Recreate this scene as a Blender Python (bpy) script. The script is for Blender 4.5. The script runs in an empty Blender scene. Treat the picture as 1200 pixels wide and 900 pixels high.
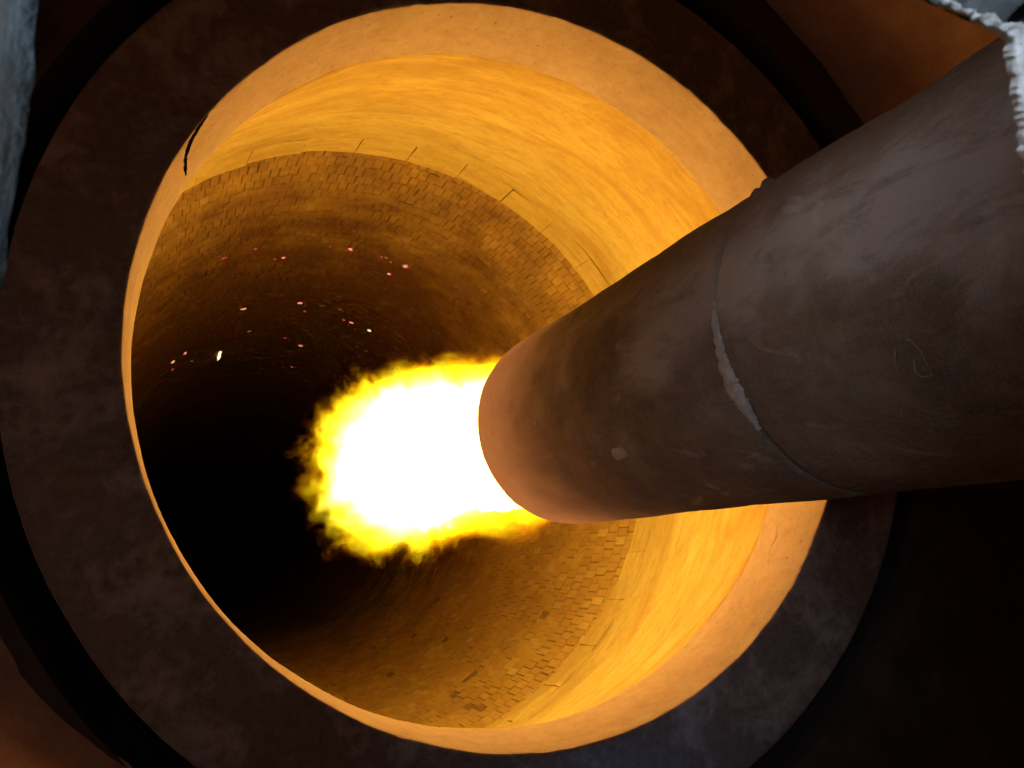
import bpy, math, random
import numpy as np
from mathutils import Vector, Matrix, noise

random.seed(7)
rng = np.random.default_rng(7)
S = bpy.context.scene
COL = S.collection
PI = math.pi

# ------------------------------------------------------------------ camera
# world: kiln axis = +Y, mouth plane y = 0, mouth centre = origin, Z up, metres
CAM = Vector((-1.409, -3.430, -0.836))
RIGHT = Vector((0.93403, -0.35719, 0.0))
DOWN = Vector((0.06646, 0.17378, -0.98254))
FWD = Vector((0.35096, 0.91772, 0.18605))
cam_d = bpy.data.cameras.new('camera')
cam = bpy.data.objects.new('camera', cam_d)
COL.objects.link(cam)
m3 = Matrix((RIGHT, -DOWN, -FWD)).transposed()
cam.matrix_world = Matrix.Translation(CAM) @ m3.to_4x4()
cam_d.sensor_width = 36.0
cam_d.lens = 31.5
cam_d.clip_start = 0.02
cam_d.clip_end = 300
cam_d.dof.use_dof = True
cam_d.dof.focus_distance = 4.2
cam_d.dof.aperture_fstop = 16.0
S.camera = cam

# ------------------------------------------------------------------ world and lamps
world = bpy.data.worlds.new('World')
S.world = world
world.use_nodes = True
bg = world.node_tree.nodes['Background']
bg.inputs[0].default_value = (0.45, 0.6, 0.85, 1)
bg.inputs[1].default_value = 0.01

def area_lamp(name, loc, target, size, energy, color):
    d = bpy.data.lights.new(name, 'AREA')
    d.shape = 'DISK'; d.size = size; d.energy = energy; d.color = color
    o = bpy.data.objects.new(name, d); COL.objects.link(o)
    o.location = loc
    o.rotation_euler = (Vector(target) - Vector(loc)).to_track_quat('-Z', 'Y').to_euler()
    return o
# daylight of the hall behind the person who looks through the inspection opening
# unseen fill lamps added inside the hood, no opening built for them
area_lamp('side_fill', (-1.9, -1.9, -0.75), (-0.9, -0.2, -0.9), 0.6, 1.35, (0.95, 0.96, 1.0))  # added fill, lifts the ring's lower left
area_lamp('burner_fill', (-1.7, -2.75, 0.1), (-0.1, -2.0, -0.1), 0.3, 0.40, (0.92, 0.94, 1.0)).data.spread = math.radians(45)  # added narrow fill, brings out the grey burner flank
area_lamp('pit_blue_fill', (0.40, -0.24, -2.15), (0.42, 0.0, -1.75), 0.15, 0.8, (0.07, 0.34, 1.0))  # added blue lamp, tints the bottom edge of the ring
area_lamp('hall_daylight', CAM - FWD * 0.95 + Vector((-0.25, 0.0, 0.42)), CAM + FWD * 0.6 + RIGHT * 0.1, 0.55, 26, (0.80, 0.90, 1.0))

S.view_settings.view_transform = 'Standard'
S.view_settings.look = 'None'
S.view_settings.exposure = 0.0
S.view_settings.gamma = 1.0
S.view_settings.use_curve_mapping = False
S.cycles.volume_step_rate = 3.0
S.cycles.max_bounces = 5
S.cycles.adaptive_threshold = 0.1
S.cycles.adaptive_min_samples = 24
S.cycles.diffuse_bounces = 5
S.cycles.sample_clamp_indirect = 6.0

# ------------------------------------------------------------------ helpers
def link(o, parent=None, base=None):
    COL.objects.link(o)
    if parent is not None:
        o.parent = parent
    if base is not None:
        o.location = base
    return o

def mesh_obj(name, verts, faces, mat, parent=None, loc=None, smooth=True):
    me = bpy.data.meshes.new(name)
    me.from_pydata([tuple(v) for v in verts], [], [tuple(f) for f in faces])
    me.update()
    if smooth:
        me.polygons.foreach_set('use_smooth', [True] * len(me.polygons))
    me.materials.append(mat)
    o = bpy.data.objects.new(name, me)
    return link(o, parent, loc)

def thing(name, loc, label, cat, group=None):
    o = bpy.data.objects.new(name, None)
    o.empty_display_size = 0.2
    COL.objects.link(o)
    o.location = loc
    tag(o, label, cat, group)
    return o

def tag(o, label, cat, group=None):
    o['label'] = label; o['category'] = cat
    if group: o['group'] = group

def fbm(p, oct=4, rough=0.55):
    a, s, f = 1.0, 0.0, 1.0
    v = Vector(p)
    for _ in range(oct):
        s += a * noise.noise(v * f); a *= rough; f *= 2.03
    return s

def grid_faces(n_around, n_along, closed_around=True, closed_along=False):
    F = []
    na = n_around if closed_around else n_around - 1
    nl = n_along if closed_along else n_along - 1
    for i in range(nl):
        a = i * n_around; b = ((i + 1) % n_along) * n_around
        for j in range(na):
            k = (j + 1) % n_around
            F.append((a + j, b + j, b + k, a + k))
    return F

def lathe(profile, n, disp=None):
    """profile: (y, r, normal_y, normal_r); vertices on a surface of revolution round the Y axis"""
    V = []
    for (y, r, ny, nr) in profile:
        for j in range(n):
            t = 2 * PI * j / n
            c, s = math.cos(t), math.sin(t)
            d = disp(t, y, r) if disp else 0.0
            rr = r + d * nr
            V.append((rr * c, y + d * ny, rr * s))
    return V

# ---- shader helpers
class NT:
    def __init__(self, name):
        self.m = bpy.data.materials.new(name)
        self.m.use_nodes = True
        self.t = self.m.node_tree
        self.t.nodes.clear()
        self.out = self.t.nodes.new('ShaderNodeOutputMaterial')
    def n(self, typ, **kw):
        nd = self.t.nodes.new(typ)
        ins = kw.pop('ins', {})
        for k, v in kw.items(): setattr(nd, k, v)
        for k, v in ins.items(): self.put(nd, k, v)
        return nd
    def put(self, nd, k, v):
        s = nd.inputs[k]
        if isinstance(v, bpy.types.NodeSocket): self.t.links.new(v, s)
        else: s.default_value = v
    def math(self, op, a, b=None, c=None, clamp=False):
        nd = self.n('ShaderNodeMath', operation=op, use_clamp=clamp)
        for i, v in enumerate((a, b, c)):
            if v is not None: self.put(nd, i, v)
        return nd.outputs[0]
    def noise(self, vec, scale, detail=5, rough=0.55, dist=0.0):
        nd = self.n('ShaderNodeTexNoise', ins={'Vector': vec, 'Scale': scale, 'Detail': detail, 'Roughness': rough, 'Distortion': dist})
        return nd.outputs['Fac']
    def ramp(self, fac, stops, interp='LINEAR'):
        nd = self.n('ShaderNodeValToRGB', ins={'Fac': fac})
        cr = nd.color_ramp; cr.interpolation = interp
        while len(cr.elements) > 1: cr.elements.remove(cr.elements[-1])
        for i, (p, c) in enumerate(stops):
            e = cr.elements[0] if i == 0 else cr.elements.new(p)
            e.position = p
            e.color = (c, c, c, 1) if not hasattr(c, '__len__') else (*c, 1)
        return nd.outputs['Color']
    def mix(self, fac, a, b, mode='MIX'):
        nd = self.n('ShaderNodeMix', data_type='RGBA', blend_type=mode)
        self.put(nd, 0, fac)
        for idx, v in ((6, a), (7, b)):
            if not isinstance(v, bpy.types.NodeSocket) and len(v) == 3: v = (*v, 1)
            self.put(nd, idx, v)
        return nd.outputs[2]
    def obj(self):
        return self.n('ShaderNodeTexCoord').outputs['Object']
    def scaled(self, vec, s):
        return self.n('ShaderNodeVectorMath', operation='MULTIPLY', ins={0: vec, 1: s}).outputs[0]
    def polar(self, vec, ka=1.0, ky=1.0, kr=1.0):
        """(angle*ka, y*ky, r*kr): coordinates that run round the kiln"""
        sp = self.n('ShaderNodeSeparateXYZ', ins={0: vec})
        x, y, z = sp.outputs
        r = self.math('SQRT', self.math('ADD', self.math('MULTIPLY', x, x), self.math('MULTIPLY', z, z)))
        # seam turned to the hidden lower left (-x,-z)
        xr = self.math('MULTIPLY', self.math('ADD', x, z), 0.7071)
        zr = self.math('MULTIPLY', self.math('SUBTRACT', z, x), 0.7071)
        a = self.math('ARCTAN2', zr, xr)
        cb = self.n('ShaderNodeCombineXYZ', ins={0: self.math('MULTIPLY', a, ka), 1: self.math('MULTIPLY', y, ky), 2: self.math('MULTIPLY', r, kr)})
        return cb.outputs[0]
    def bsdf(self, color, rough=0.9, bump=None, strength=0.5, dist=0.01, spec=0.2):
        b = self.n('ShaderNodeBsdfPrincipled', ins={'Base Color': color, 'Roughness': rough, 'Specular IOR Level': spec})
        if bump is not None:
            bp = self.n('ShaderNodeBump', ins={'Height': bump, 'Strength': strength, 'Distance': dist})
            self.t.links.new(bp.outputs[0], b.inputs['Normal'])
        self.t.links.new(b.outputs[0], self.out.inputs['Surface'])
        return self.m

# ------------------------------------------------------------------ materials
def mat_nose():
    k = NT('nose_ring_castable')
    o = k.obj()
    big = k.noise(o, 2.2, 6, 0.6)
    mid = k.noise(o, 14, 6, 0.65)
    fine = k.noise(o, 90, 4, 0.7)
    pol = k.polar(o, 1.6, 14, 6)
    streak = k.noise(pol, 3.0, 5, 0.6)
    c = k.ramp(big, [(0.3, (0.48, 0.34, 0.19)), (0.55, (0.57, 0.415, 0.24)), (0.75, (0.63, 0.47, 0.29))])
    c = k.mix(k.ramp(mid, [(0.44, 0.0), (0.68, 0.45)]), c, (0.43, 0.28, 0.14))
    c = k.mix(k.ramp(k.noise(o, 34, 6, 0.7), [(0.50, 0.0), (0.68, 0.3)]), c, (0.68, 0.52, 0.33))
    c = k.mix(k.ramp(k.noise(o, 6, 7, 0.7, 1.0), [(0.52, 0.0), (0.64, 0.3)]), c, (0.66, 0.52, 0.35))
    c = k.mix(k.ramp(streak, [(0.5, 0.0), (0.75, 0.3)]), c, (0.64, 0.50, 0.34))
    # soot and dust on the face that looks into the hood
    nrm = k.n('ShaderNodeNewGeometry').outputs['Normal']
    ny = k.n('ShaderNodeSeparateXYZ', ins={0: nrm}).outputs[1]
    face = k.math('LESS_THAN', ny, -0.6)
    dust = k.math('ADD', k.math('MULTIPLY', k.noise(o, 2.6, 4, 0.6, 0.5), 0.55), k.math('MULTIPLY', k.noise(o, 11, 7, 0.72, 0.4), 0.45))
    dustf = k.noise(o, 26, 6, 0.7)
    soot = k.mix(k.ramp(dustf, [(0.35, 0.0), (0.7, 1.0)]), (0.15, 0.108, 0.088), (0.22, 0.168, 0.145))
    soot = k.mix(k.ramp(dust, [(0.49, 0.0), (0.60, 0.7)]), soot, (0.38, 0.33, 0.31))
    c = k.mix(face, c, soot)
    pores = k.ramp(k.noise(o, 42, 3, 0.6), [(0.66, 1.0), (0.72, 0.55)])
    c = k.mix(1.0, c, pores, 'MULTIPLY')
    h = k.math('ADD', k.math('MULTIPLY', mid, 0.7), k.math('MULTIPLY', fine, 0.35))
    h = k.math('ADD', h, k.math('MULTIPLY', pores, 0.5))
    return k.bsdf(c, 0.92, h, 0.45, 0.012, 0.15)

def mat_castable(name='hot_zone_castable', gain=1.0):
    k = NT(name)
    o = k.obj()
    pol = k.polar(o, 2.2, 5.0, 3.0)
    streak = k.noise(pol, 1.7, 7, 0.66, 1.2)
    streak2 = k.noise(k.polar(o, 5.0, 9, 6), 1.4, 6, 0.66, 0.8)
    mid = k.noise(o, 11, 6, 0.65)
    fine = k.noise(o, 60, 4, 0.7)
    c = k.ramp(streak, [(0.3, (0.52, 0.335, 0.055)), (0.5, (0.60, 0.41, 0.08)), (0.72, (0.68, 0.50, 0.12))])
    c = k.mix(k.ramp(streak2, [(0.48, 0.0), (0.75, 0.5)]), c, (0.70, 0.54, 0.16))
    c = k.mix(k.ramp(mid, [(0.48, 0.0), (0.70, 0.6)]), c, (0.44, 0.26, 0.045))
    c = k.mix(k.ramp(k.noise(o, 26, 6, 0.7), [(0.52, 0.0), (0.68, 0.45)]), c, (0.74, 0.57, 0.16))
    c = k.mix(k.ramp(k.noise(k.polar(o, 3.0, 3.0, 2.0), 1.1, 6, 0.65, 0.8), [(0.5, 0.0), (0.68, 0.5)]), c, (0.72, 0.55, 0.15))
    pores = k.ramp(k.noise(o, 30, 3, 0.6), [(0.68, 1.0), (0.74, 0.5)])
    c = k.mix(1.0, c, pores, 'MULTIPLY')
    broad = k.noise(k.polar(o, 1.6, 1.5, 1.0), 1.3, 4, 0.6, 0.7)
    c = k.mix(k.ramp(broad, [(0.38, 0.55), (0.56, 0.0)]), c, (0.44, 0.255, 0.05))
    c = k.mix(1.0, c, (gain, gain, gain), 'MULTIPLY')
    h = k.math('ADD', k.math('ADD', k.math('MULTIPLY', mid, 0.8), k.math('MULTIPLY', fine, 0.3)), k.math('MULTIPLY', streak, 1.0))
    return k.bsdf(c, 0.88, h, 0.6, 0.022, 0.2)

def mat_brick():
    k = NT('kiln_brick')
    o = k.obj()
    geo = k.n('ShaderNodeNewGeometry')
    oi = k.n('ShaderNodeObjectInfo')
    rnd = k.math('FRACT', k.math('ADD', geo.outputs['Random Per Island'], oi.outputs['Random']))
    c = k.ramp(rnd, [(0.0, (0.50, 0.285, 0.045)), (0.5, (0.56, 0.33, 0.055)), (0.85, (0.60, 0.365, 0.065)), (0.95, (0.63, 0.39, 0.075)), (1.0, (0.68, 0.46, 0.12))])
    big = k.noise(o, 1.3, 5, 0.6)
    mid = k.noise(o, 16, 6, 0.7)
    c = k.mix(k.ramp(big, [(0.4, 0.0), (0.7, 0.6)]), c, (0.36, 0.18, 0.035))
    c = k.mix(k.ramp(mid, [(0.52, 0.0), (0.72, 0.7)]), c, (0.30, 0.15, 0.028))
    # darker towards the vault and deeper in, in ragged fields
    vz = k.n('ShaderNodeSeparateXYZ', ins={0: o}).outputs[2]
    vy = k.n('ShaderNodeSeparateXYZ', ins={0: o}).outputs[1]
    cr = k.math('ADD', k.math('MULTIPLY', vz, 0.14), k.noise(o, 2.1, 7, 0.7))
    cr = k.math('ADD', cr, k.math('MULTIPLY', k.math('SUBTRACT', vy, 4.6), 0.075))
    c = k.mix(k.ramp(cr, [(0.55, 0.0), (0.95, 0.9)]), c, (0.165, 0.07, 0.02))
    c = k.mix(k.ramp(k.noise(o, 7, 4, 0.6), [(0.62, 0.0), (0.72, 0.55)]), c, (0.52, 0.34, 0.09))
    return k.bsdf(c, 0.85, k.math('ADD', mid, k.math('MULTIPLY', k.noise(o, 60, 3, 0.6), 0.4)), 0.6, 0.02, 0.25)

def mat_plain(name, stops, scale=8, rough=0.9, bump=0.4, dist=0.01, fine=45):
    k = NT(name)
    o = k.obj()
    a = k.noise(o, scale, 7, 0.65)
    b = k.noise(o, fine, 4, 0.65)
    f = k.math('ADD', k.math('MULTIPLY', a, 0.75), k.math('MULTIPLY', b, 0.25))
    return k.bsdf(k.ramp(f, stops), rough, f, bump, dist, 0.2)

def mat_jacket():
    k = NT('burner_jacket_castable')
    o = k.obj()
    sp = k.n('ShaderNodeSeparateXYZ', ins={0: o})
    x, y, z = sp.outputs
    a = k.noise(o, 4.0, 6, 0.6)
    b = k.noise(o, 30, 5, 0.68)
    fine = k.noise(o, 130, 3, 0.6)
    c = k.ramp(a, [(0.3, (0.115, 0.088, 0.072)), (0.55, (0.17, 0.135, 0.112)), (0.75, (0.225, 0.185, 0.158))])
    c = k.mix(k.ramp(fine, [(0.5, 0.0), (0.7, 0.45)]), c, (0.27, 0.215, 0.175))
    c = k.mix(k.ramp(b, [(0.45, 0.0), (0.75, 0.5)]), c, (0.11, 0.078, 0.06))
    # paler grey band on the upper flank, lobed below, fading at the crown
    lob = k.noise(k.scaled(o, (1.0, 1.0, 1.4)), 2.3, 3, 0.45, 0.3)
    edge = k.math('ADD', k.math('MULTIPLY', k.math('ADD', z, 0.36), 2.2), k.math('MULTIPLY', k.math('SUBTRACT', lob, 0.5), 2.2))
    dust = k.n('ShaderNodeMapRange', interpolation_type='SMOOTHSTEP', ins={'Value': edge, 'From Min': 0.0, 'From Max': 0.45}).outputs[0]
    crown = k.n('ShaderNodeMapRange', interpolation_type='SMOOTHSTEP', ins={'Value': k.math('ADD', z, k.math('MULTIPLY', k.math('SUBTRACT', a, 0.5), 0.3)), 'From Min': -0.12, 'From Max': 0.06, 'To Min': 1.0, 'To Max': 0.0}).outputs[0]
    dust = k.math('MULTIPLY', dust, crown)
    c = k.mix(k.math('MULTIPLY', dust, 0.65), c, (0.40, 0.375, 0.365))
    # streaks and scabs of burnt dust
    c = k.mix(k.ramp(k.noise(k.scaled(o, (1.0, 0.35, 1.0)), 13, 6, 0.72, 0.8), [(0.48, 0.0), (0.66, 0.5)]), c, (0.105, 0.07, 0.052))
    # scuffs and pale scars
    sc = k.ramp(k.noise(k.scaled(o, (1, 0.5, 1)), 6.5, 4, 0.6, 1.2), [(0.62, 0.0), (0.70, 0.35)])
    c = k.mix(sc, c, (0.46, 0.41, 0.38))
    # flame glow on the burner tip, painted into colour and emission
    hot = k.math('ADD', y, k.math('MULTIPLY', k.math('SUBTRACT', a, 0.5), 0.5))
    tip_glow = k.n('ShaderNodeMapRange', interpolation_type='SMOOTHSTEP', ins={'Value': hot, 'From Min': -1.0, 'From Max': 0.42}).outputs[0]
    c = k.mix(k.math('MULTIPLY', tip_glow, 0.85), c, (0.50, 0.36, 0.27))
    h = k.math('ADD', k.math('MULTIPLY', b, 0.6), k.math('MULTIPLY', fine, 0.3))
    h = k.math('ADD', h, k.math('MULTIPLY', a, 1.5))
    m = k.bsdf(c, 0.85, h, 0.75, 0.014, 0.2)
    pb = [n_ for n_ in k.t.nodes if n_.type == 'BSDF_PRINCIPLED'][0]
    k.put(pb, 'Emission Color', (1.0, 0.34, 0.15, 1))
    k.put(pb, 'Emission Strength', k.math('MULTIPLY', k.math('POWER', tip_glow, 3.0), 0.20))
    return m

M_NOSE = mat_nose()
M_CAST = mat_castable()
M_BLOCK = mat_castable('block_castable', 1.06)
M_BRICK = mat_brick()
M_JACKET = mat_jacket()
M_MORTAR = mat_plain('dark_mortar', [(0.35, (0.17, 0.092, 0.026)), (0.65, (0.29, 0.165, 0.042))], 10)
M_SHELL = mat_plain('steel_shell', [(0.35, (0.035, 0.025, 0.022)), (0.65, (0.075, 0.052, 0.045))], 5, 0.95)
M_HOOD = mat_plain('hood_refractory', [(0.32, (0.27, 0.16, 0.11)), (0.5, (0.36, 0.22, 0.15)), (0.68, (0.45, 0.30, 0.21))], 5, 0.95, 0.6, 0.03)
M_PATCH = mat_plain('pale_mortar', [(0.35, (0.27, 0.25, 0.24)), (0.65, (0.46, 0.43, 0.42))], 30, 0.9, 0.5)
M_WOOL = mat_plain('ceramic_wool', [(0.3, (0.42, 0.44, 0.46)), (0.65, (0.66, 0.67, 0.69))], 90, 1.0, 0.8, 0.004, 400)
M_SLAB = mat_plain('grey_board', [(0.35, (0.055, 0.065, 0.07)), (0.65, (0.13, 0.145, 0.155))], 40, 0.95, 0.6, 0.004, 300)
M_WIRE = mat_plain('pale_wire', [(0.4, (0.24, 0.20, 0.17)), (0.6, (0.32, 0.27, 0.23))], 30, 0.6, 0.1)
M_METAL = mat_plain('scaled_steel', [(0.35, (0.10, 0.07, 0.055)), (0.65, (0.20, 0.14, 0.11))], 12, 0.6)

# ------------------------------------------------------------------ kiln hood (surroundings)
hood = thing('kiln_hood', (0, -1.6, -2.4), 'dark refractory lined hood enclosing the kiln mouth', 'hood')
HB = (0, 1.6, 2.4)
def hood_r(t):
    """radius of the hood wall at angle t (degrees, 0 = +x, 90 = up): an arch above, a pit open towards the lower right"""
    t = t % 360
    if 10 <= t <= 185: return 2.45
    if t <= 235 and t > 185: return 2.45 - 0.21 * math.sin(PI / 2 * (t - 185) / 50)
    u = ((t - 235) % 360) / 135.0           # 0 at 235 deg, 1 at 10 deg
    return 2.24 + 0.21 * u + 2.2 * math.sin(PI * u) ** 1.2
NH, LH = 180, 40
V = []
for i in range(LH):
    y = 0.02 - 3.05 * i / (LH - 1)
    for j in range(NH):
        t = 2 * PI * j / NH
        r = hood_r(math.degrees(t))
        p = Vector((r * math.cos(t), y, r * math.sin(t)))
        r += 0.035 * fbm(p * 2.0, 4)
        if y > -0.45: r -= 0.11 * ((y + 0.45) / 0.47) ** 2
        V.append((r * math.cos(t), y, r * math.sin(t)))
mesh_obj('wall_lining', V, grid_faces(NH, LH), M_HOOD, hood, HB)
V = []
radii = [(0.05, 2.13), (0.0, 2.131), (0.0, 2.22), (0.0, 2.3), (0.01, 2.45), (0.02, 5.5)]
M_PLATE = mat_plain('sooty_plate', [(0.35, (0.045, 0.03, 0.025)), (0.65, (0.085, 0.058, 0.048))], 5, 1.0)
for (y, r) in radii:
    for j in range(NH):
        t = 2 * PI * j / NH
        d = 0.02 * noise.noise(Vector((math.cos(t) * r * 2, y, math.sin(t) * r * 2))) if r > 2.14 else 0.0
        V.append((r * math.cos(t), y + d, r * math.sin(t)))
mesh_obj('back_plate', V, grid_faces(NH, len(radii)), M_PLATE, hood, HB, smooth=False)
# seal sleeve behind the gap round the kiln nose
V = []
for (y, r) in [(0.045, 2.1302), (1.4, 2.1302), (1.4, 2.0)]:
    for j in range(NH):
        t = 2 * PI * j / NH
        V.append((r * math.cos(t), y, r * math.sin(t)))
mesh_obj('seal_sleeve', V, grid_faces(NH, 3), M_SHELL, hood, HB)

# front wall with the irregular inspection opening one looks through
def on_plane(px, py, y):
    v = RIGHT * ((px - 600) / 1050) + DOWN * ((py - 450) / 1050) + FWD
    s = (y - CAM.y) / v.y
    return CAM + v * s
hole = [(45, -60), (48, -10), (44, 20), (38, 90), (30, 150), (22, 200), (16, 240), (8, 290), (0, 330), (-30, 470), (-50, 700), (-60, 1000), (300, 1060), (700, 1060), (1300, 1000), (1290, 700), (1245, 380), (1212, 215), (1206, 190), (1196, 130), (1186, 90), (1182, 48), (1150, 30), (1120, 16), (1085, 2), (1040, -18), (900, -90), (500, -110), (150, -100)]
pts = []
for i, (a, b) in enumerate(hole):          # ragged edge
    c, d = hole[(i + 1) % len(hole)]
    n = max(2, int(math.hypot(c - a, d - b) / 9))
    for q in range(n):
        u = q / n
        x, y = a + (c - a) * u, b + (d - b) * u
        x += 1.2 * noise.noise(Vector((x * 0.05, y * 0.05, 3))) + 1.5 * noise.noise(Vector((x * 0.2, y * 0.2, 9)))
        y += 2.2 * noise.noise(Vector((x * 0.05, y * 0.05, 30)))
        pts.append((x, y))
FW0, FW1 = -3.09, -2.98
n = len(pts)
V, F = [], []
cxy = on_plane(600, 450, FW0)
rings = []
for (yy, ext, spl) in [(FW1, 4.5, 1.2), (FW1, 0.0, 1.2), (FW1 - 0.05, 0.0, 1.1), (FW0 + 0.02, 0.0, 1.03), (FW0, 0.0, 1.0), (FW0, 0.02, 1.0), (FW0, 0.06, 1.0), (FW0, 4.5, 1.0)]:
    for (x, y) in pts:
        p = on_plane(600 + (x - 600) * spl, 450 + (y - 450) * spl, yy)
        d = Vector((p.x - cxy.x, 0, p.z - cxy.z))
        d.normalize()
        k = 0.0015 * noise.noise(Vector((p.x * 60, yy * 60, p.z * 60)))
        V.append((p.x + d.x * (ext + k), yy + (0.002 * noise.noise(p * 25) if ext < 1 else 0), p.z + d.z * (ext + k)))
def mat_front():
    k = NT('front_wall_render')
    o = k.obj()
    st = k.noise(k.scaled(o, (60, 60, 7)), 1.0, 5, 0.6)
    a = k.noise(o, 70, 5, 0.7)
    c = k.ramp(st, [(0.38, (0.085, 0.066, 0.055)), (0.48, (0.062, 0.071, 0.077)), (0.62, (0.11, 0.145, 0.165))])
    c = k.mix(k.ramp(a, [(0.5, 0.0), (0.75, 0.5)]), c, (0.06, 0.05, 0.045))
    return k.bsdf(c, 0.95, k.math('ADD', st, a), 0.6, 0.004, 0.15)
mesh_obj("front_wall", V, grid_faces(n, 8), mat_front(), hood, HB)

# ------------------------------------------------------------------ rotary kiln
kiln = thing('rotary_kiln', (0, 4, -2.6), 'round brick lined mouth of a rotary kiln glowing orange inside', 'kiln')
KB = (0, -4, 2.6)

# nose ring: front face and lip, one casting
CRACKS = [  # (angle deg, y) polylines on the lip, half width in metres
    ([(148.4, 0.012), (150.2, 0.025), (152.0, 0.045), (153.0, 0.085), (153.6, 0.14), (153.75, 0.22), (153.7, 0.31)], [0.008, 0.020, 0.030, 0.026, 0.018, 0.013, 0.006]),
    ([(-26.0, 0.30), (-28.5, 0.27), (-30.5, 0.285), (-33.7, 0.25)], [0.001, 0.003, 0.002, 0.001]),
]
def crack_depth(t, y, R, soft=0.003):
    deg = math.degrees(t)
    if deg > 180: deg -= 360
    best = 0.0
    for line, wd in CRACKS:
        if not (min(q[0] for q in line) - 2 < deg < max(q[0] for q in line) + 2): continue
        for i in range(len(line) - 1):
            ax, ay = math.radians(line[i][0]) * R, line[i][1]
            bx, by = math.radians(line[i + 1][0]) * R, line[i + 1][1]
            px, py = math.radians(deg) * R, y
            px += 0.006 * noise.noise(Vector((px * 30, py * 30, 0)))
            L2 = (bx - ax) ** 2 + (by - ay) ** 2
            u = max(0, min(1, ((px - ax) * (bx - ax) + (py - ay) * (by - ay)) / L2))
            dd = math.hypot(px - ax - u * (bx - ax), py - ay - u * (by - ay))
            w = wd[i] + (wd[i + 1] - wd[i]) * u
            if dd < w + soft:
                best = max(best, 0.11 * min(1.0, w / 0.01) * min(1, (w + soft - dd) / 0.004))
    return best
N_NOSE = 1440
prof = []
for i in range(10): prof.append((0.42, 2.0 - 0.40 * i / 9, 1, 0))
prof.append((0.42, 1.583, 0, 1))
for i in range(61):
    u = i / 60.0
    y = 0.415 - 0.400 * u
    prof.append((y, 1.583 + 0.015 * u, 0, 1))
prof += [(0.008, 1.600, -0.5, 0.5), (0.003, 1.604, -0.7, 0.3)]
for i in range(1, 26): prof.append((0.0, 1.606 + 0.384 * i / 25, -1, 0))
prof += [(0.004, 1.997, -0.5, 0.5), (0.02, 2.0, 0, 1), (0.42, 2.0, 0, 1)]
def nose_disp(t, y, r):
    p = Vector((math.cos(t) * r, y, math.sin(t) * r))
    d = 0.004 * fbm(p * 3, 3) + 0.001 * noise.noise(p * 40)
    if r < 1.602 and y < 0.418:
        if not 2.5 < t < 2.75: d += 0.3 * crack_depth(t, y, 1.59)
    if r < 1.62 and y < 0.03:                    # chipped arris
        c = noise.noise(p * 14 + Vector((5, 5, 5)))
        d += 0.007 * max(0, c - 0.25) * (1 if y > 0.001 else -1)
    return d
V = lathe(prof, N_NOSE, nose_disp)
F = []
for f in grid_faces(N_NOSE, len(prof)):
    i, j = f[0] // N_NOSE, f[0] % N_NOSE
    if 11 <= i < 72 and 145 < 360.0 * j / N_NOSE < 156:
        if crack_depth(2 * PI * (j + 0.5) / N_NOSE, 0.5 * (prof[i][0] + prof[i + 1][0]), 1.59, 0.0) > 0.03: continue   # the open crack
    F.append(f)
mesh_obj('nose_ring', V, F, M_NOSE, kiln, KB)

# flared castable lining behind the lip
N_C = 900
prof = []
for i in range(70):
    u = i / 69.0
    y = 0.4215 + 2.3985 * u
    r = 1.588 + 0.652 * (0.75 * u + 0.25 * math.sin(u * PI / 2))
    if i == 0: prof.append((0.395, 1.60, 0, 1))
    prof.append((y, r, 0, 1))
def cast_disp(t, y, r):
    p = Vector((math.cos(t) * r, y, math.sin(t) * r))
    q = Vector((t * 1.2, y * 3.0, 0))
    return 0.016 * fbm(p * 1.3, 3) + 0.007 * fbm(q * 3.1, 3) + 0.0025 * noise.noise(p * 25)
V = lathe(prof, N_C, cast_disp)
mesh_obj('castable_lining', V, grid_faces(N_C, len(prof)), M_CAST, kiln, KB)

# ring of retaining blocks before the bricks, each its own piece
def arc_block(y0, y1, ri0, ri1, ro, t0, t1, nt=5, ny=4, wob=0.0, seed=0):
    V, F = [], []
    for (kind) in (0, 1):
        for i in range(ny):
            for j in range(nt):
                u, v = i / (ny - 1), j / (nt - 1)
                y = y0 + (y1 - y0) * u; t = t0 + (t1 - t0) * v
                r = (ri0 + (ri1 - ri0) * u) if kind == 0 else ro
                if kind == 0 and wob:
                    r += wob * noise.noise(Vector((t * 9, y * 9, seed)))
                V.append((r * math.cos(t), y, r * math.sin(t)))
    def idx(k, i, j): return k * ny * nt + i * nt + j
    for i in range(ny - 1):
        for j in range(nt - 1):
            F.append((idx(0, i, j), idx(0, i, j + 1), idx(0, i + 1, j + 1), idx(0, i + 1, j)))
            F.append((idx(1, i, j), idx(1, i + 1, j), idx(1, i + 1, j + 1), idx(1, i, j + 1)))
    for i in range(ny - 1):
        F.append((idx(0, i, 0), idx(0, i + 1, 0), idx(1, i + 1, 0), idx(1, i, 0)))
        F.append((idx(0, i, nt - 1), idx(1, i, nt - 1), idx(1, i + 1, nt - 1), idx(0, i + 1, nt - 1)))
    for j in range(nt - 1):
        F.append((idx(0, 0, j), idx(1, 0, j), idx(1, 0, j + 1), idx(0, 0, j + 1)))
        F.append((idx(0, ny - 1, j), idx(0, ny - 1, j + 1), idx(1, ny - 1, j + 1), idx(1, ny - 1, j)))
    return V, F
NB = 34
for b in range(NB):
    g0 = random.choice([0.001, 0.0015, 0.004, 0.006])
    t0 = 2 * PI * b / NB + g0 / 2.3 * 1.0
    t1 = 2 * PI * (b + 1) / NB - 0.0012
    dr = random.uniform(-0.004, 0.004)
    V, F = arc_block(2.83, 3.19, 2.245 + dr, 2.285 + dr, 2.5, t0, t1, 7, 5, 0.012, b)
    mesh_obj('retaining_block', V, F, M_BLOCK, kiln, KB, smooth=False)

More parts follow.
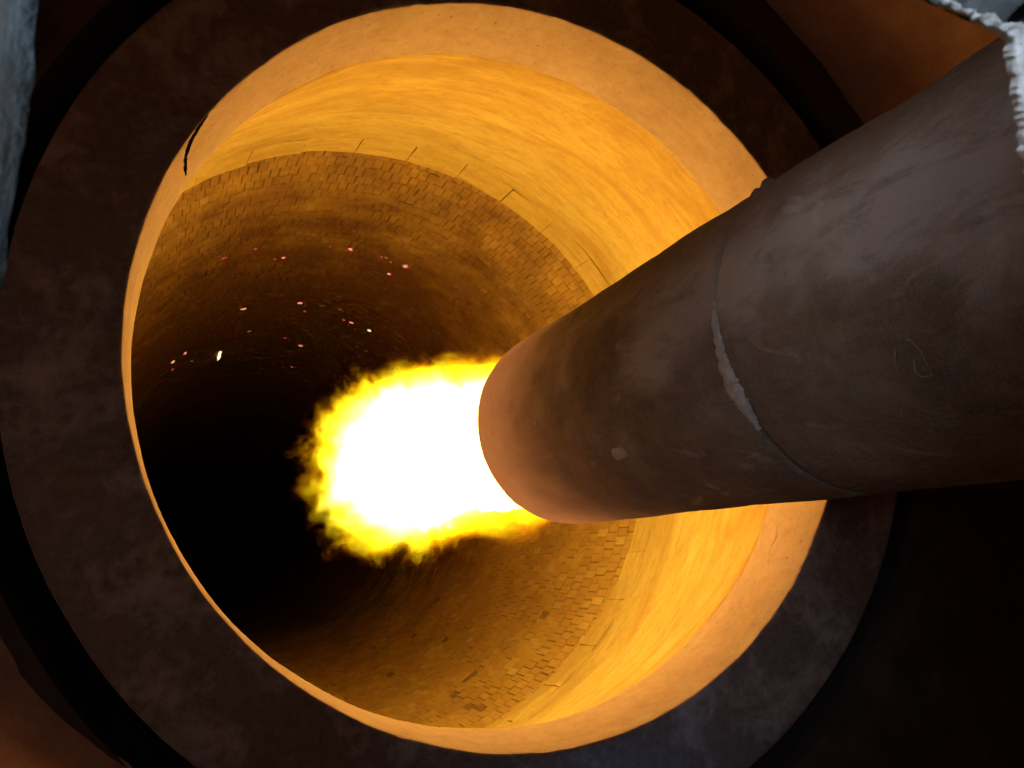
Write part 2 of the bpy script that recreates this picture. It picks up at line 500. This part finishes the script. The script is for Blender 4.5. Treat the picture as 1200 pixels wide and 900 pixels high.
# brick lining
R_B, BL, NBR = 2.335, 0.18, 188
Y_B = 3.20
RINGS = 54
fx = Matrix((RIGHT, DOWN, FWD))
def project(p):
    q = fx @ (Vector(p) - CAM)
    return (600 + 1050 * q.x / q.z, 450 + 1050 * q.y / q.z, q.z)
BT, BR = Vector((0.317, 0.369, -0.253)), 0.45          # burner tip centre, radius
BDIR = Vector((0.0066, 0.9999, -0.0123)).normalized()
def visible(p):
    v = Vector(p) - CAM
    for (yy, rr) in ((0.0, 1.6), (0.42, 1.583), (3.19, 2.285)):
        if yy < p[1]:
            q = CAM + v * ((yy - CAM.y) / v.y)
            if math.hypot(q.x, q.z) > rr: return False
    nn = v.cross(BDIR); nn.normalize()
    if abs(nn.dot(BT - CAM)) < BR:
        q = CAM + v * ((BT.y - CAM.y) / v.y)
        # ray meets the burner only if it crosses its flank before the tip plane
        x, y, _ = project(p)
        if x > 560: return False
    x, y, _ = project(p)
    if 370 < x < 600 and 430 < y < 650: return False
    return 0 < x < 1200 and 0 < y < 900
cells = []
for i in range(RINGS):
    for j in range(NBR):
        off = 0.5 * (i % 2)
        t = 2 * PI * (j + off) / NBR
        y = Y_B + BL * (i + 0.5)
        p = (R_B * math.cos(t), y, R_B * math.sin(t))
        size = 0.0
        if visible(p):
            w = 2 * PI / NBR
            a = project((R_B * math.cos(t - w / 2), y - BL / 2, R_B * math.sin(t - w / 2)))
            b_ = project((R_B * math.cos(t + w / 2), y - BL / 2, R_B * math.sin(t + w / 2)))
            c = project((R_B * math.cos(t - w / 2), y + BL / 2, R_B * math.sin(t - w / 2)))
            size = abs((b_[0] - a[0]) * (c[1] - a[1]) - (b_[1] - a[1]) * (c[0] - a[0]))
        cells.append((size, i, j, t, y))
order = sorted(cells, key=lambda c: -c[0])
single = set((c[1], c[2]) for c in order[:300] if c[0] > 0)
PITS = [(-63.2, 4.1), (-61.7, 3.75), (69.5, 5.5), (-56.5, 4.75)]
def brick_params(i, j, t, y):
    r_ = random.Random(i * 1000 + j)
    g = 0.002 + 0.002 * r_.random() + (0.010 if r_.random() < 0.07 else 0)
    gy = 0.002 + (0.006 if r_.random() < 0.06 else 0)
    dr = r_.gauss(0, 0.0025) + (0.03 if r_.random() < 0.003 else 0) + 0.012 * noise.noise(Vector((t * 4, y * 1.2, 2)))
    deg = math.degrees(t); deg = deg - 360 if deg > 180 else deg
    for (pt, py) in PITS:
        if abs(deg - pt) < 1.0 and abs(y - py) < 0.09: dr += 0.06
    sk = r_.gauss(0, 0.002)
    return g, gy, dr, sk
def brick_mesh(i, j, t, y, bevel=0.0):
    g, gy, dr, sk = brick_params(i, j, t, y)
    w = 2 * PI / NBR / 2 - g / 2 / R_B
    h = BL / 2 - gy / 2
    ri, ro = R_B + dr, 2.50
    if bevel:
        b = bevel / R_B
        rings_ = [(ri, w - b, h - bevel), (ri + bevel, w, h), (ro, w, h)]
    else:
        rings_ = [(ri, w, h), (ro, w, h)]
    V, F = [], []
    for q, (r, ww, hh) in enumerate(rings_):
        for (a, c) in ((-1, -1), (1, -1), (1, 1), (-1, 1)):
            tt = t + a * ww; tilt = sk * (a + c * 0.6) if q < 2 else 0
            V.append(((r + tilt) * math.cos(tt), y + c * hh, (r + tilt) * math.sin(tt)))
    F.append((0, 1, 2, 3))
    for q in range(len(rings_) - 1):
        for e in range(4):
            f = (e + 1) % 4
            F.append((q * 4 + e, (q + 1) * 4 + e, (q + 1) * 4 + f, q * 4 + f))
    return V, F
allV, allF = [], []
for (size, i, j, t, y) in cells:
    if (i, j) in single:
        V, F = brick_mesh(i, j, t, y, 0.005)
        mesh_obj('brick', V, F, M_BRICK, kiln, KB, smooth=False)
    else:
        V, F = brick_mesh(i, j, t, y)
        o_ = len(allV)
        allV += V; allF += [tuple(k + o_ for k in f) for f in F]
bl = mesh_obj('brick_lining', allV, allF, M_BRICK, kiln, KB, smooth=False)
bl['kind'] = 'stuff'
# mortar bed behind the pieces, then the far stretch of lining behind a low dam ring
V = lathe([(2.6, 2.40, 0, 1), (3.195, 2.40, 0, 1), (3.2, 2.352, 0, 1), (12.9, 2.352, 0, 1), (12.92, 2.40, 0, 1)], 180)
mesh_obj('mortar_bed', V, grid_faces(180, 5), M_MORTAR, kiln, KB)
Y_E = Y_B + BL * RINGS
prof = [(Y_E + 0.01, 2.46, 0, 1), (Y_E + 0.01, 2.3345, 0, 1), (Y_E + 0.02, 2.333, 0, 1), (Y_E + 0.15, 2.333, 0, 1), (Y_E + 0.16, 2.335, 0, 1)]
prof += [(Y_E + 0.5 + 2.0 * q, 2.335, 0, 1) for q in range(22)]
prof += [(Y_E + 44.0, 0.02, 0, 1)]
V = lathe(prof, 160, lambda t, y, r: 0.02 * noise.noise(Vector((t * 8, y * 2, 0))) if r > 1 else 0)
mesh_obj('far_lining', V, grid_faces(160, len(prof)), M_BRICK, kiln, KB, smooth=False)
# steel shell of the kiln
V = lathe([(0.35, 2.004, 0, 1), (1.6, 2.03, 0, 1), (1.7, 2.62, 0, 1), (12, 2.62, 0, 1)], 180)
mesh_obj('shell', V, grid_faces(180, 4), M_SHELL, kiln, KB)

# ------------------------------------------------------------------ burner
burner = thing('burner_pipe', BT - BDIR * 1.5 - Vector((0, 0, BR)), 'thick grey refractory coated burner pipe reaching into the kiln', 'burner')
BB = -(Vector(burner.location))
BX = BDIR.cross(Vector((0, 0, 1))).normalized()
BZ = BX.cross(BDIR).normalized()
def burner_pt(s, r, t):
    """s metres back from the tip, radius r, angle t (0 = +x side, 90 up)"""
    return BT - BDIR * s + (BX * math.cos(t) + BZ * math.sin(t)) * r
def jacket(s_list, n, seed, rough=1.0):
    V = []
    for (s, r) in s_list:
        for j in range(n):
            t = 2 * PI * j / n
            p = burner_pt(s, r, t)
            d = 0.006 * fbm(p * 2.6 + Vector((seed, 0, 0)), 4) + 0.0015 * noise.noise(p * 35)
            V.append(burner_pt(s, r + d * rough, t))
    return V
NJ = 220
S_J = 1.93
prof = [(0.10, 0.33), (0.03, 0.36), (0.0, 0.385), (0.0, 0.415), (0.004, 0.432), (0.014, 0.443), (0.03, 0.449), (0.05, 0.451)]
prof += [(0.05 + (S_J - 0.075) * q / 60.0, 0.451) for q in range(1, 61)]
prof += [(S_J - 0.012, 0.450), (S_J - 0.007, 0.446), (S_J - 0.004, 0.436), (S_J - 0.004, 0.37)]
V = jacket(prof, NJ, 0.0)
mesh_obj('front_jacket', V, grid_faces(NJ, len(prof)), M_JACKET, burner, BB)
prof = [(S_J + 0.004, 0.37), (S_J + 0.004, 0.436), (S_J + 0.007, 0.446), (S_J + 0.014, 0.451)]
prof += [(S_J + 0.03 + 2.9 * q / 110.0, 0.452) for q in range(111)]
V = jacket(prof, NJ, 4.0, 1.3)
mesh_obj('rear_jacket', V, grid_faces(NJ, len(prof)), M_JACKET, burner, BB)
V = jacket([(0.12, 0.02), (0.12, 0.18), (0.09, 0.20), (0.09, 0.26), (0.12, 0.28), (0.12, 0.34), (0.3, 0.36), (3.9, 0.375)], 96, 1.0, 0.1)
mesh_obj('nozzle', V, grid_faces(96, 8), M_METAL, burner, BB)

def blob_on_burner(name, s0, t0, ls, lt, h, seed, mat=None, nseg=26, nr=9):
    """a thin lumpy smear of mortar lying on the jacket"""
    V, F = [], []
    for q in range(nr):
        u = q / (nr - 1)
        for j in range(nseg):
            a = 2 * PI * j / nseg
            rad = 1 + 0.45 * noise.noise(Vector((math.cos(a) * 1.6, math.sin(a) * 1.6, seed)))
            s = s0 + ls * rad * u * math.cos(a)
            t = t0 + lt * rad * u * math.sin(a)
            p0 = burner_pt(s, BR, t)
            hh = h * (1 - u ** 3) * (0.6 + 0.8 * noise.noise(p0 * 45 + Vector((seed, 0, 0)))) - (0.012 if q == nr - 1 else 0.0)
            V.append(burner_pt(s, BR + 0.001 + hh, t))
    F = grid_faces(nseg, nr)
    return mesh_obj(name, V, F, mat or M_PATCH, burner, BB)
def burner_hit(px, py):
    """where a sight line meets the jacket: (s, t)"""
    v = (RIGHT * ((px - 600) / 1050) + DOWN * ((py - 450) / 1050) + FWD)
    o = CAM - BT
    vp = v - BDIR * v.dot(BDIR); op = o - BDIR * o.dot(BDIR)
    a, b, c = vp.dot(vp), vp.dot(op), op.dot(op) - 0.45 ** 2
    k = (-b - math.sqrt(max(0, b * b - a * c))) / a
    p = o + v * k
    return -p.dot(BDIR), math.atan2(p.dot(BZ), p.dot(BX))
# mortar smeared into the joint, widest half way down the flank
V = []
NT_, NS_ = 90, 7
for q in range(NT_):
    u = q / (NT_ - 1)
    deg = 176 + (222 - 176) * u                       # from the crown round the near side
    wmax = 0.006 + 0.030 * math.exp(-((deg - 207) / 9.0) ** 2) + 0.012 * math.exp(-((deg - 190) / 14.0) ** 2)
    wmax *= (1 + 0.35 * noise.noise(Vector((deg * 0.35, 1, 0))) + 0.35 * noise.noise(Vector((deg * 1.3, 5, 0)))) * min(1, (1 - u) * 14 + 0.05, u * 6 + 0.05)
    for e in range(NS_):
        w_ = -1 + 2 * e / (NS_ - 1)
        s = S_J + wmax * w_ + 0.009 * noise.noise(Vector((deg * 0.9, e * 0.8, 4))) + 0.004
        hh = (0.003 + 0.16 * wmax) * (1 - w_ * w_) * (0.7 + 0.7 * noise.noise(Vector((deg * 0.6, e * 1.1, 9)))) - (0.008 if abs(w_) == 1 else 0)
        V.append(burner_pt(s, BR + 0.002 + hh, PI - math.radians(180 - deg)))
mesh_obj('joint_mortar', V, grid_faces(NS_, NT_, False), M_PATCH, burner, BB)
s, t = burner_hit(725, 532); blob_on_burner('mortar_patch', s, t, 0.055, 0.05, 0.006, 8)
s, t = burner_hit(628, 495); blob_on_burner('mortar_patch', s, t, 0.02, 0.04, 0.004, 11)
# crust on the upper flank, against the bright mouth
for (px, py, ls, lt, h, sd) in [(896, 219, 0.05, 0.05, 0.028, 21), (884, 227, 0.03, 0.05, 0.02, 22), (676, 364, 0.04, 0.06, 0.012, 23)]:
    s, t = burner_hit(px, py + 4)
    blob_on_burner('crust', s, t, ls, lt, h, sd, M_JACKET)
# loose wire ends clinging to the jacket
def wire(name, pxs, rad=0.0011):
    P = []
    for (px, py, lift) in pxs:
        s, t = burner_hit(px, py)
        P.append(burner_pt(s, BR + 0.006 + lift, t))
    Q = []
    for q in range(len(P) - 1):                 # smoothed path
        for u in range(6):
            w_ = u / 6.0
            a, b = P[max(q - 1, 0)], P[q]; c, d = P[q + 1], P[min(q + 2, len(P) - 1)]
            Q.append(0.5 * ((2 * b) + (c - a) * w_ + (2 * a - 5 * b + 4 * c - d) * w_ ** 2 + (3 * b - a - 3 * c + d) * w_ ** 3))
    Q.append(P[-1])
    V = []
    for q, p in enumerate(Q):
        tan = (Q[min(q + 1, len(Q) - 1)] - Q[max(q - 1, 0)]).normalized()
        n1 = tan.cross(Vector((0.3, 0.2, 0.9))).normalized(); n2 = tan.cross(n1)
        for e in range(6):
            V.append(p + (n1 * math.cos(e * PI / 3) + n2 * math.sin(e * PI / 3)) * rad)
    return mesh_obj(name, V, grid_faces(6, len(Q)), M_WIRE, burner, BB)
wire('wire', [(1052, 408, 0), (1052, 420, 0.004), (1054, 432, 0)])
wire('wire', [(1064, 396, 0), (1074, 396, 0.01), (1086, 405, 0.015), (1093, 418, 0.015), (1096, 430, 0.01), (1093, 439, 0)])
wire('wire', [(1073, 420, 0), (1079, 432, 0.01), (1088, 437, 0.008), (1095, 436, 0)])

# ------------------------------------------------------------------ flame
flame = thing('burner_flame', BT, 'white hot yellow edged flame bursting from the burner tip', 'flame')
FL = 3.2
DRX, DRZ = -0.09, 0.022      # the flame leans a little to one side and rises
def flame_profile(s):
    xs = [-0.05, 0.0, 0.25, 0.7, 1.2, 1.8, 2.2, 2.6, 2.85, FL]
    ys = [0.40, 0.455, 0.49, 0.55, 0.63, 0.70, 0.735, 0.75, 0.66, 0.15]
    return float(np.interp(s, xs, ys))
def mat_core():
    k = NT('flame_core_glow')
    e = k.n('ShaderNodeEmission', ins={'Color': (1.0, 0.47, 0.14, 1), 'Strength': 7.4})
    k.t.links.new(e.outputs[0], k.out.inputs['Surface'])
    return k.m
def mat_flame():
    k = NT('flame_gas')
    o = k.obj()
    sp = k.n('ShaderNodeSeparateXYZ', ins={0: o})
    x, y, z = sp.outputs
    # turbulence: tongues swept backwards along the flame
    warp = k.n('ShaderNodeTexNoise', ins={'Vector': o, 'Scale': 2.2, 'Detail': 0.0})
    wv = k.n('ShaderNodeVectorMath', operation='SUBTRACT', ins={0: warp.outputs['Color'], 1: (0.5, 0.5, 0.5)}).outputs[0]
    wv = k.scaled(wv, (0.35, 0.35, 0.35))
    p = k.n('ShaderNodeVectorMath', operation='ADD', ins={0: k.scaled(o, (1.0, 0.42, 1.0)), 1: wv}).outputs[0]
    n1 = k.noise(p, 5.0, 4.5, 0.70)
    n2 = k.noise(p, 1.5, 1, 0.5)
    zz = k.math('SUBTRACT', z, k.math('MULTIPLY', y, DRZ))
    xx = k.math('SUBTRACT', x, k.math('MULTIPLY', y, DRX))
    r = k.math('SQRT', k.math('ADD', k.math('MULTIPLY', xx, xx), k.math('MULTIPLY', zz, zz)))
    fc = k.n('ShaderNodeFloatCurve')
    cu = fc.mapping.curves[0]
    samples = [0.0, 0.08, 0.2, 0.4, 0.6, 0.72, 0.82, 0.9, 0.95, 1.0]
    while len(cu.points) < len(samples): cu.points.new(0.5, 0.5)
    for q, u in enumerate(samples):
        cu.points[q].location = (u, flame_profile(u * FL))
    fc.mapping.update()
    k.put(fc, 'Value', k.math('DIVIDE', y, FL, clamp=True))
    Rf = fc.outputs[0]
    amp = k.n('ShaderNodeMapRange', ins={'Value': y, 'From Min': 0.0, 'From Max': 2.0, 'To Min': 0.28, 'To Max': 0.76}).outputs[0]
    tb = k.math('ADD', k.math('MULTIPLY', k.math('SUBTRACT', n1, 0.5), 1.0), k.math('MULTIPLY', k.math('SUBTRACT', n2, 0.5), 0.45))
    d = k.math('ADD', k.math('SUBTRACT', k.math('SUBTRACT', Rf, k.n('ShaderNodeMapRange', ins={'Value': y, 'From Min': 0.0, 'From Max': 1.0, 'To Min': 0.085, 'To Max': 0.09}).outputs[0]), r), k.math('MULTIPLY', tb, amp))
    dens = k.n('ShaderNodeMapRange', interpolation_type='SMOOTHSTEP', ins={'Value': d, 'From Min': -0.035, 'From Max': 0.14}).outputs[0]
    col = k.ramp(k.math('MULTIPLY', d, 2.0, clamp=True), [(0.0, (1.0, 0.20, 0.001)), (0.07, (1.0, 0.40, 0.001)), (0.15, (1.0, 0.76, 0.004)), (0.31, (1.0, 0.86, 0.035)), (0.47, (1.0, 0.88, 0.45))])
    stren = k.math('MULTIPLY', k.math('POWER', dens, 1.3), k.n('ShaderNodeMapRange', ins={'Value': d, 'From Min': 0.05, 'From Max': 0.3, 'To Min': 7.0, 'To Max': 12.0}).outputs[0])
    stren = k.math('MULTIPLY', stren, k.n('ShaderNodeMapRange', ins={'Value': y, 'From Min': 0.7, 'From Max': 2.4, 'To Min': 1.0, 'To Max': 0.5}).outputs[0])
    e = k.n('ShaderNodeEmission', ins={'Color': col, 'Strength': stren})
    k.t.links.new(e.outputs[0], k.out.inputs['Volume'])
    k.m.cycles.volume_sampling = 'MULTIPLE_IMPORTANCE' if hasattr(k.m.cycles, 'volume_sampling') else k.m.cycles.volume_sampling
    return k.m
frot = BDIR.to_track_quat('Y', 'Z')
flame.rotation_euler = frot.to_euler()
def flame_body(name, mat, kr, s0, s1, n=40, m=30, grow=0.0):
    V = []
    for i in range(m):
        u = i / (m - 1)
        s = s0 + (s1 - s0) * u
        cap = 1.0
        if mat is M_CORE: cap = math.sqrt(max(0.0, 1 - max(0, (u - 0.5) / 0.5) ** 2)) * (1.40 - 0.40 * min(1, u / 0.5))
        r = max(0.004, flame_profile(s) * kr * cap + grow)
        for j in range(n):
            t = 2 * PI * j / n
            if mat is M_CORE:
                rr = r * (1 + 0.16 * noise.noise(Vector((math.cos(t) * 3.0, s * 5.0, math.sin(t) * 3.0))) + 0.08 * noise.noise(Vector((math.cos(t) * 8.0, s * 12.0, math.sin(t) * 8.0))))
            else: rr = r
            V.append((rr * math.cos(t) + DRX * s, s, rr * math.sin(t) + DRZ * s))
    F = grid_faces(n, m)
    F.append(tuple(range(n)))
    F.append(tuple(reversed([(m - 1) * n + j for j in range(n)])))
    return mesh_obj(name, V, F, mat, flame)
M_CORE = mat_core()
M_FLAME = mat_flame()
flame_body('flame_core', M_CORE, 0.56, 0.06, 2.0, n=90, m=70)
flame_body('flame_gas', M_FLAME, 1.0, 0.02, FL, grow=0.30)

# ------------------------------------------------------------------ embers stuck to the bricks
EMB = [(110.1, 10.92, 3.4, 'w'), (128.7, 9.8, 1.2, 'o'), (128.9, 10.35, 0.9, 'r'), (124.2, 9.68, 1.0, 'p'), (121.0, 10.53, 0.7, 'r'), (101.8, 9.5, 1.1, 'r'), (106.5, 8.12, 1.6, 'o'), (116.1, 5.66, 0.9, 'r'), (116.9, 5.67, 0.7, 'r'), (108.6, 5.63, 0.8, 'r'), (102.4, 6.1, 0.8, 'r'), (100.2, 6.06, 0.9, 'p'), (89.7, 5.63, 0.7, 'r'), (84.5, 5.6, 1.3, 'p'), (76.4, 5.57, 0.8, 'r'), (75.3, 5.55, 0.9, 'r'), (73.5, 5.62, 0.7, 'r'), (71.9, 5.97, 1.0, 'p'), (69.8, 5.56, 1.5, 'p'), (89.4, 7.93, 1.2, 'p'), (86.8, 8.31, 0.9, 'r'), (88.2, 9.94, 0.7, 'r'), (81.5, 10.26, 1.2, 'p'), (79.5, 11.87, 0.9, 'r'), (77.3, 7.83, 0.8, 'r'), (74.0, 8.24, 0.9, 'r'), (71.4, 8.22, 1.1, 'p'), (65.1, 8.18, 1.3, 'w'), (61.0, 9.09, 0.7, 'r'), (62.8, 11.26, 0.7, 'r')]
def ember_mat(name, c, s):
    k = NT(name)
    b = k.n('ShaderNodeBsdfPrincipled', ins={'Base Color': (0.2, 0.08, 0.05, 1), 'Roughness': 0.8, 'Emission Color': (*c, 1)})
    nn = k.noise(k.obj(), 40, 3, 0.6)
    k.put(b, 'Emission Strength', k.math('MULTIPLY', k.ramp(nn, [(0.3, 0.4), (0.65, 1.0)]), s))
    k.t.links.new(b.outputs[0], k.out.inputs['Surface'])
    return k.m
EM = {'r': ember_mat('ember_dull', (1.0, 0.14, 0.09), 0.55), 'p': ember_mat('ember_pink', (1.0, 0.27, 0.20), 1.3),
      'o': ember_mat('ember_orange', (1.0, 0.45, 0.16), 1.2), 'w': ember_mat('ember_white', (1.0, 0.78, 0.45), 2.2)}
ORD = 'first second third fourth fifth sixth seventh eighth ninth tenth eleventh twelfth thirteenth fourteenth fifteenth sixteenth seventeenth eighteenth nineteenth twentieth'.split()
for q, (deg, y, sz, kk) in enumerate(EMB):
    t = math.radians(deg)
    R = R_B - 0.005
    L = 0.0135 * sz * (0.8 + 0.0275 * y)
    V, F = [], []
    nt, nl = 9, 6
    long_ = 5.0 if q == 0 else 1.0
    for i in range(nl):
        ph = PI * i / (nl - 1)
        for j in range(nt):
            a = 2 * PI * j / nt
            v = Vector((math.sin(ph) * math.cos(a), math.cos(ph), math.sin(ph) * math.sin(a)))
            v *= 1 + 0.8 * noise.noise(v * 2.1 + Vector((q * 3.1, 0, 0)))
            # local: x tangential, y axial, z inwards
            lx, ly, lz = v.x * L * (1.7 if q else 0.5), v.y * L * 1.3 * long_, v.z * L * (0.8 if q else 0.7)
            er = Vector((math.cos(t), 0, math.sin(t))); et = Vector((-math.sin(t), 0, math.cos(t)))
            V.append(et * lx + Vector((0, ly, 0)) - er * lz)
    c = Vector((R * math.cos(t), y, R * math.sin(t)))
    o = mesh_obj('ember', V, grid_faces(nt, nl), EM[kk], None, c)
    members = sorted((project((R_B * math.cos(math.radians(e[0])), e[1], R_B * math.sin(math.radians(e[0]))))[0], n_) for n_, e in enumerate(EMB) if e[3] == kk)
    nth = ORD[[m_[1] for m_ in members].index(q)]
    if q == 0: lab, grp = 'largest white hot elongated ember in the dark of the kiln', None
    elif kk == 'w': lab, grp = 'small yellowish white ember just above the flame on dark bricks', None
    elif kk == 'o': lab, grp = 'small orange ember on dark kiln bricks, %s from the left of the orange ones' % nth, 'orange embers'
    elif kk == 'p': lab, grp = 'small bright pink ember on dark bricks, %s from the left of the pink ones' % nth, 'pink embers'
    else: lab, grp = 'tiny dull red ember on dark bricks, %s from the left of the red ones' % nth, 'dull red embers'
    tag(o, lab, 'ember', grp)

# ------------------------------------------------------------------ wool and board round the inspection opening
path = [(1096, 6), (1112, 12), (1130, 21), (1150, 30), (1168, 40), (1174, 50), (1175, 70), (1181, 100), (1186, 135), (1193, 180), (1204, 225), (1232, 340)]
NP, NW = 420, 64
cum = [0.0]
for q in range(1, len(path)): cum.append(cum[-1] + math.hypot(path[q][0] - path[q - 1][0], path[q][1] - path[q - 1][1]))
V = []
for i in range(NP):
    L_ = cum[-1] * i / (NP - 1)
    px = float(np.interp(L_, cum, [p[0] for p in path])); py = float(np.interp(L_, cum, [p[1] for p in path]))
    edge_w = 5.0 * noise.noise(Vector((L_ * 0.07, 0, 7))) + 4.5 * abs(noise.noise(Vector((L_ * 0.11, 0, 3)))) + 1.2 * noise.noise(Vector((L_ * 0.24, 0, 13)))
    dx, dy = (0.55, -0.55) if L_ < 60 else (1.0, -0.12)
    for j in range(NW):
        v = j / (NW - 1)
        wdt = 9 + 63 * max(0, min(1, (L_ - 50) / 40))
        x = px + dx * (edge_w + wdt * v); y = py + dy * (edge_w + wdt * v)
        lift = 0.016 + (0.010 + 0.012 * max(0, 1 - L_ / 80)) * math.sin(min(1, v * 4.0) * PI / 2)
        if j == 0: lift, x, y = -0.002, x + dx * 14, y + dy * 14
        q = on_plane(x, y, FW0 - lift)
        n_ = 0.0
        for (f_, a_) in ((80, 1.0), (190, 0.55), (420, 0.12)):
            n_ += a_ * (0.5 - abs(noise.noise(q * f_)))
        w3 = Vector((noise.noise(q * 160), noise.noise(q * 160 + Vector((9, 0, 0))), noise.noise(q * 160 + Vector((0, 9, 0)))))
        V.append(q + Vector((-0.12, -1.0, 0)) * (0.0045 * n_ * min(1, v * 2)) + w3 * 0.0009)
w = mesh_obj('fibre_wool', V, grid_faces(NW, NP, False), M_WOOL)
tag(w, 'white crumbly ceramic wool lining the right edge of the opening', 'wool')
# ragged board over the corner, a slab with thickness
edge = [(1030, -80), (1046, -22), (1066, -9), (1080, -3), (1094, 4), (1108, 7), (1122, 15), (1136, 20), (1150, 26), (1164, 30), (1176, 32), (1186, 16), (1200, 4), (1225, -8), (1260, -20), (1250, -80)]
P = []
for i, (a, b) in enumerate(edge):
    c, d = edge[(i + 1) % len(edge)]
    for q in range(6):
        u = q / 6.0
        P.append((a + (c - a) * u + 1.6 * noise.noise(Vector((i * 2.1 + u * 2, 0, 1))), b + (d - b) * u + 2.4 * noise.noise(Vector((i * 2.1 + u * 3, 4, 1)))))
V = []
cx = sum(p[0] for p in P) / len(P); cy = sum(p[1] for p in P) / len(P)
for (yy, k) in ((FW0 - 0.004, 0.98), (FW0 - 0.006, 1.0), (FW0 - 0.020, 1.0), (FW0 - 0.023, 0.96), (FW0 - 0.024, 0.5), (FW0 - 0.024, 0.02)):
    for (x, y) in P:
        q = on_plane(cx + (x - cx) * k, cy + (y - cy) * k, yy)
        V.append(q + Vector((0, 0.0025 * noise.noise(q * 120), 0)))
w = mesh_obj('insulation_board', V, grid_faces(len(P), 6), M_SLAB)
tag(w, 'grey crumbling insulation board over the top corner of the opening', 'board')
